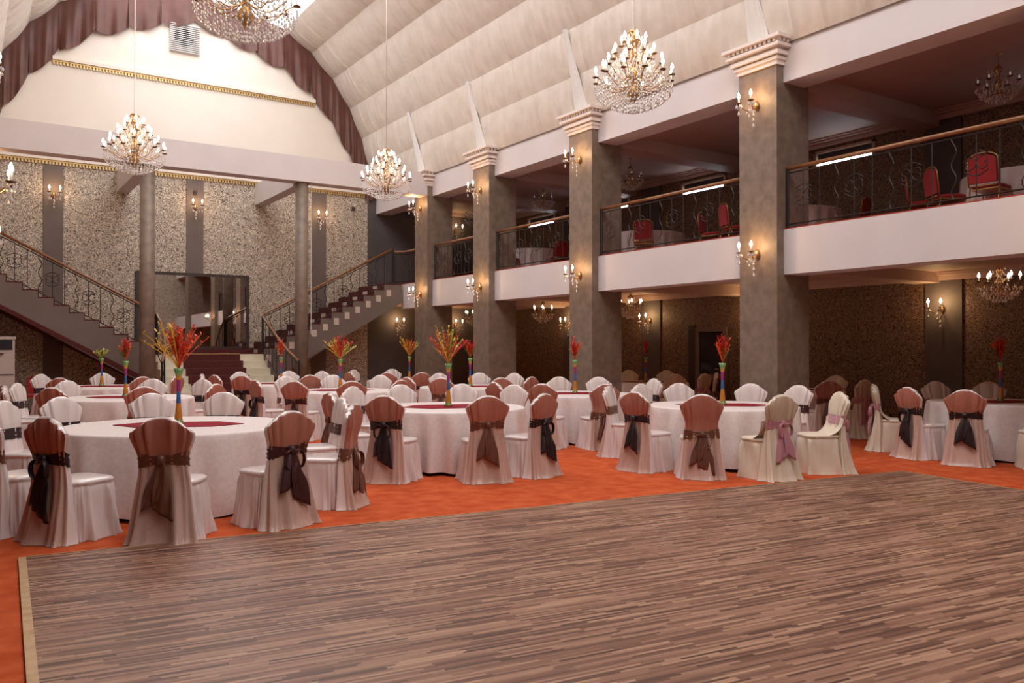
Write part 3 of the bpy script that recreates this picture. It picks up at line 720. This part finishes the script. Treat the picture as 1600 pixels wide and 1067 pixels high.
def flowers(t, seed, style, rot=0):
    rn = random.Random(seed)
    groups = {'fan': [('red_fl', 22, .38, (-.5, .7), 0), ('orange_fl', 18, .42, (-.2, 1.0), 0), ('yellow_fl', 16, .48, (-1.25, -.2), 0)],
              'red': [('red_fl', 15, .34, (-.35, .35), 0), ('orange_fl', 10, .30, (-.6, .5), 0), ('green_fl', 5, .25, (-.9, .9), 0)],
              'mixed': [('red_fl', 16, .42, (-.9, 1.0), 0), ('yellow_fl', 13, .46, (-1.15, .2), 0), ('lime_fl', 7, .42, (.1, 1.1), 0)],
              'lime': [('lime_fl', 14, .18, (-1.0, 1.0), 1), ('green_fl', 12, .13, (-1.3, 1.3), 1)]}[style]
    for mt, n, ln, (a0, a1), ball in groups:
        q = MB()
        for i in range(n):
            az = rn.uniform(0, 2 * pi) if ball else rot + rn.gauss(0, .6)
            lean = rn.uniform(a0, a1) * (.85 if not ball else 1); l = ln * rn.uniform(.75, 1.15)
            dx, dy = cos(az) * sin(lean) * .9, sin(az) * sin(lean) * .9; dz = cos(lean)
            P = [(dx * l * (j / 6) ** 1.3, dy * l * (j / 6) ** 1.3, .56 + dz * l * j / 6) for j in range(7)]
            q.tube([(0, 0, .42)] + P, .0035, 3)
            for j in range(14 if not ball else 9):
                f = rn.uniform(.35 if not ball else .75, 1.02); x, y, z = dx * l * f ** 1.3, dy * l * f ** 1.3, .56 + dz * l * f
                s_ = rn.uniform(.012, .03) * (1.15 if ball else 1); b = len(q.v); aa = rn.uniform(0, 6.28); up = rn.uniform(.3, 1.3)
                ex, ey, ez = cos(aa) * s_, sin(aa) * s_, s_ * up
                px, py = -sin(aa) * s_ * .45, cos(aa) * s_ * .45
                q.v += [(x, y, z), (x + ex * .6 + px, y + ey * .6 + py, z + ez * .7), (x + ex * 1.3, y + ey * 1.3, z + ez * 1.5), (x + ex * .6 - px, y + ey * .6 - py, z + ez * .7)]
                q.f.append((b, b + 1, b + 2, b + 3)); q.m.append(0)
        o = q.build('blossoms' if mt != 'green_fl' else 'greenery', mt, t); o['kind'] = 'stuff'
vm = MB().lathe([(r_ * .8, z_) for r_, z_ in [(.075, 0), (.078, .012), (.055, .03), (.048, .06), (.040, .12), (.030, .2), (.024, .3), (.024, .38), (.03, .46), (.045, .52), (.062, .57), (.056, .57), (.03, .50), (.02, .45)]], 20).mesh('vase', 'vase', True)
legm = MB().lathe([(.20, .03), (.20, .05), (.03, .08), (.03, .70), (.12, .735)], 14)
TABLES = [  # centre, cloth radius, where, flower style, flower words, chairs (x, y, yaw, n/f side, sash)
((1.85,9.0),1.15,'front left table','fan','tall fan of yellow, orange and red blossoms',[(0.67,7.74,-60,'n','black'),(1.38,7.22,-30,'n','bronze'),(2.36,7.30,18,'n','wine'),(3.13,7.85,50,'n','bronze'),(3.40,8.85,84,'n','wine'),(1.0,10.53,-151,'f','black'),(1.92,10.75,178,'f','bronze'),(2.66,10.55,152,'f','black'),(0.47,10.08,-128,'f','black'),(0.28,8.24,-64,'n','bronze')]),
((5.44,9.8),1.05,'front middle table','mixed','wide spray of yellow and rust blossoms',[(4.2,8.96,-52,'n','black'),(5.11,8.34,-18,'n','bronze'),(5.85,8.36,16,'n','black'),(3.94,9.86,-92,'n','bronze'),(4.75,11.13,-152,'f','black'),(5.52,11.3,177,'f','bronze'),(6.33,11.01,144,'f','black'),(6.81,10.41,114,'f','bronze')]),
((8.75,8.0),1.04,'front right table','red','upright scarlet blossoms',[(7.25,7.97,-85,'n','black'),(7.46,7.13,-40,'n','bronze'),(8.12,6.60,-6,'n','pink'),(9.17,6.62,60,'n','pink'),(9.35,9.37,156,'f','black'),(10.08,8.69,117,'f','bronze'),(10.25,8.01,91,'f','wine'),(8.72,9.47,-174,'f','black'),(7.92,9.22,-148,'f','bronze')]),
((8.84,11.43),1.05,'table by second pillar','red','heart-shaped orange-red blossoms with thin sprigs',[(7.6,10.58,-56,'n','black'),(8.28,10.03,-14,'n','bronze'),(7.32,11.4,-90,'n','black'),(9.52,12.76,159,'f','black'),(10.05,12.32,127,'f','bronze'),(10.32,11.21,82,'f','black')]),
((2.18,14.5),1.05,'second row left table','red','orange-red blossoms',[(1.15,13.41,-43,'n','black'),(2.17,13.0,0,'n','bronze'),(3.18,13.38,42,'n','black'),(0.66,14.45,-92,'n','black'),(0.85,15.2,-118,'f','black'),(1.55,15.86,-155,'f','bronze'),(2.79,15.87,156,'f','black'),(3.45,15.3,122,'f','black')]),
((2.39,18.9),1.05,'farthest left table','lime','round bunch of pale yellow-green flowers',[(1.59,17.63,-32,'n','black'),(2.86,17.48,18,'n','bronze'),(3.53,17.93,50,'n','bronze'),(1.48,20.1,-142,'f','black'),(2.59,20.4,172,'f','bronze')]),
((5.89,18.2),1.05,'table before central stair','red','small red blossoms',[(4.82,17.15,-46,'n','black'),(4.47,17.72,-71,'n','black'),(5.95,16.70,-3,'n','wine'),(4.43,18.54,-103,'f','black'),(5.46,19.64,-163,'f','bronze'),(6.5,19.57,156,'f','black'),(7.09,19.1,127,'f','black')]),
((5.87,14.7),1.05,'second row middle table','mixed','spread of red and yellow blossoms',[(4.74,13.71,-49,'n','wine'),(5.48,13.25,-15,'n','bronze'),(4.38,14.5,-82,'n','black'),(5.40,16.14,-170,'f','bronze'),(6.3,16.14,162,'f','black'),(7.04,15.64,129,'f','bronze'),(6.31,13.27,17,'n','black')]),
((9.18,18.5),1.05,'table by farthest pillar','mixed','small red blossoms with pale sprigs',[(7.69,18.34,-84,'n','black'),(8.13,17.4,-44,'n','bronze'),(8.75,17.06,-17,'n','wine'),(8.38,19.77,-148,'f','black'),(9.45,19.98,170,'f','bronze')]),
((8.67,14.7),1.05,'second row right table','red','compact orange-red blossoms',[(7.53,13.73,-49,'n','bronze'),(8.4,13.22,-10,'n','black'),(7.19,14.35,-77,'n','wine'),(8.82,16.19,174,'f','black'),(9.59,15.89,142,'f','bronze'),(10.08,15.33,114,'f','black'),(9.10,13.33,20,'n','bronze')]),
((12.66,6.24),1.0,'rightmost table under gallery','red','dim red blossoms',[(11.30,6.72,-108,'n','black'),(11.22,5.95,-70,'n','black'),(11.60,5.15,-43,'n','pink'),(11.75,7.5,-144,'n','pink'),(13.35,7.52,152,'f','bronze'),(13.88,7.02,123,'f','bronze')]),
((13.1,10.3),1.0,'table behind nearest pillar','',None,[(14.55,10.42,95,'f','pink'),(13.05,8.84,-2,'n','pink'),(12.40,9.02,-28,'n','bronze')]),
((13.2,14.4),1.0,'table by glazed door','red','dark red blossoms',[(13.87,15.69,153,'f','pink'),(14.48,15.10,129,'f','pink'),(12.71,13.04,-20,'n','pink'),(13.45,12.97,10,'n','pink'),(14.19,13.34,43,'f','bronze')]),
]
cw = {'black': 'black sash', 'bronze': 'bronze sash', 'wine': 'wine sash', 'pink': 'mauve sash'}
orn = ['leftmost', 'second from left', 'third from left', 'fourth from left', 'fifth from left', 'sixth from left', 'seventh from left']
def az(x, y): return math.atan2(x, y)
cnt = 0
for ti, (c, Rr, where, style, fw, chs) in enumerate(TABLES):
    t = thing('banquet_table', 'round banquet table hidden under the white cloth of the %s' % where, 'table', (*c, 0), 0, 'round banquet tables')
    MB().lathe([(Rr - .06, .735), (Rr - .05, .74), (Rr - .05, .762), (Rr - .06, .766)], 48).build('tabletop', 'frame', t)
    link('pedestal', MB().lathe([(.20, .03), (.20, .05), (.03, .08), (.03, .70), (.12, .735)], 14).mesh('pedestal', 'iron'), t)
    link('tablecloth', cloth_mesh(Rr - .03, ti + 2), None, (*c, 0), ti * .7, label='floor-length white tablecloth on the %s' % where, category='tablecloth', group='white round tablecloths')
    # diamond runner
    rz = R(-33.4 + (8, 20, -6, 3, 0, 5, 3, 8, -4, 2, 12, 5, 4)[ti]); hw, hd = (.64, .27) if ti != 1 else (.62, .34)
    q = MB(); q.prism([(-hw, .01), (-hw * .62, hd), (hw * .55, hd * 1.02), (hw * 1.02, -.02), (hw * .60, -hd), (-hw * .52, -hd * 1.05)], fn, 0, .006)
    link('table_runner', q.mesh('table_runner', 'runner'), None, (*c, .774), rz, label='burgundy runner laid across the middle of the %s' % where, category='runner', group='burgundy runners')
    if style:
        v = thing('flower_vase', 'slim banded vase of %s on %s' % (fw, where), 'vase', (*c, .781), 0, 'vases of flowers')
        sc_ = 1.0 if style != 'lime' else .85
        link('vase', vm, v); flowers(v, 40 + ti, style, R(-33.4))
    for side, words in (('n', 'near side of'), ('f', 'far side of')):
        sel = sorted([h for h in chs if h[3] == side], key=lambda h: az(h[0], h[1]))
        pu = lambda x, y: (lambda d: (x + (x - c[0]) / d * .10, y + (y - c[1]) / d * .10))(math.hypot(x - c[0], y - c[1]))
        for i, (x, y, yaw, _, sash) in enumerate(sel):
            x, y = pu(x, y); k = cnt % 2; cnt += 1; lb = '%s chair, %s, %s on %s %s' % ('cream-draped' if sash == 'pink' else 'white satin', cw[sash], orn[i] if len(sel) > 1 else 'alone', words, where)
            if used[sash][k]:
                o = protos[sash][k][0]; o.location = (x, y, 0); o.rotation_euler = (0, 0, R(yaw)); o['label'] = lb; used[sash][k] = False
            else: o = stamp(protos[sash][k], (x, y, 0), R(yaw), lb)
            o['group'] = 'draped banquet chairs'

# red banquet chairs (gallery and one by the back wall)
def red_chair():
    t = thing('red_chair', '', 'chair')
    def outline(w_, h0, h1, n=10):
        pts = [(-w_, h0), (w_, h0)]
        for i in range(n + 1): a = pi * i / n; pts.append((w_ * cos(a) * 1.0, h1 - .10 + .10 * sin(a)))
        return pts
    MB().prism(outline(.19, .50, .90), lambda u, v, d: (u, d - .10 * (v - .45), v), -.03, .015).build('backrest', 'red_up', t)
    o = outline(.21, .46, .93); P = [(u, .0 - .10 * (v - .45), v) for u, v in o[1:]] + [(-.21, 0, .46)]
    MB().tube(P, .012, 6).build('back_frame', 'goldframe', t, True)
    s = MB(); s.grid(lambda u, v: (lambda xy, zz: (xy[0], xy[1] + .23, zz))(supell(2 * pi * u, (.20, .22, .22, .19, .01)[round(v * 4)], (.19, .21, .21, .18, .01)[round(v * 4)], .5), (.43, .44, .47, .49, .495)[round(v * 4)]), 28, 4, True); s.build('seat', 'red_up', t, True)
    for sx in (-1, 1):
        MB().tube([(sx * .20, .40, .43), (sx * .21, .44, 0)], .011, 6).build('leg', 'goldframe', t, True)
        MB().tube([(sx * .20, .03, .46), (sx * .21, -.06, 0)], .011, 6).build('leg', 'goldframe', t, True)
    MB().box(-.2, .2, .02, .42, .415, .432).build('seat_frame', 'goldframe', t)
    MB().tube([(-.19, -.03, .46), (.19, -.03, .46)], .011, 6).build('back_rail', 'goldframe', t, True)
    return t
rc = red_chair(); rcs = snapshot(rc)
rc.location = (1.45, 22.4, 0); rc.rotation_euler = (0, 0, R(172)); rc['label'] = 'red upholstered chair with gold frame standing against the back wall by the air conditioner'; rc['group'] = 'red gold-framed chairs'
GT = [((13.55, 6.3), 'nearest gallery table', [(12.45, 6.25, -88), (12.55, 7.15, -125), (12.85, 7.75, -150), (13.3, 4.95, -10)]),
      ((13.45, 10.5), 'gallery table behind nearest pillar', [(13.8, 9.3, 15), (12.4, 11.1, -115), (12.75, 12.15, -160), (12.3, 10.2, -80)]),
      ((13.3, 14.5), 'gallery table beyond second pillar', [(12.15, 14.6, -92), (12.4, 13.6, -45), (12.5, 15.6, -140)]),
      ((13.0, 18.7), 'farthest gallery table', [(12.0, 18.3, -75), (12.2, 19.6, -135), (12.9, 17.3, -5)])]
Z2 = Z_S1 + .02
for gi, (c, where, chs) in enumerate(GT):
    t = thing('gallery_table', 'round table under a pale cloth on the upper floor, %s' % where, 'table', (*c, Z2), 0, 'gallery tables')
    MB().lathe([(.85, .735), (.86, .74), (.86, .76), (.85, .766)], 40).build('tabletop', 'frame', t)
    link('pedestal', MB().lathe([(.20, .0), (.20, .05), (.03, .08), (.03, .70), (.12, .735)], 14).mesh('pedestal', 'iron'), t)
    link('tablecloth', cloth_mesh(.88, 60 + gi), None, (*c, Z2), gi, label='pale hanging tablecloth on the %s' % where, category='tablecloth', group='gallery tablecloths')
    sel = sorted(chs, key=lambda h: az(h[0], h[1]))
    for i, (x, y, yaw) in enumerate(sel):
        d = math.hypot(x - c[0], y - c[1]); f = max(d, 1.34) / d; x, y = c[0] + (x - c[0]) * f, c[1] + (y - c[1]) * f
        stamp(rcs, (x, y, Z2), R(yaw), 'red gold-framed chair at the %s, %s' % (where, orn[i]), 'red gold-framed chairs')
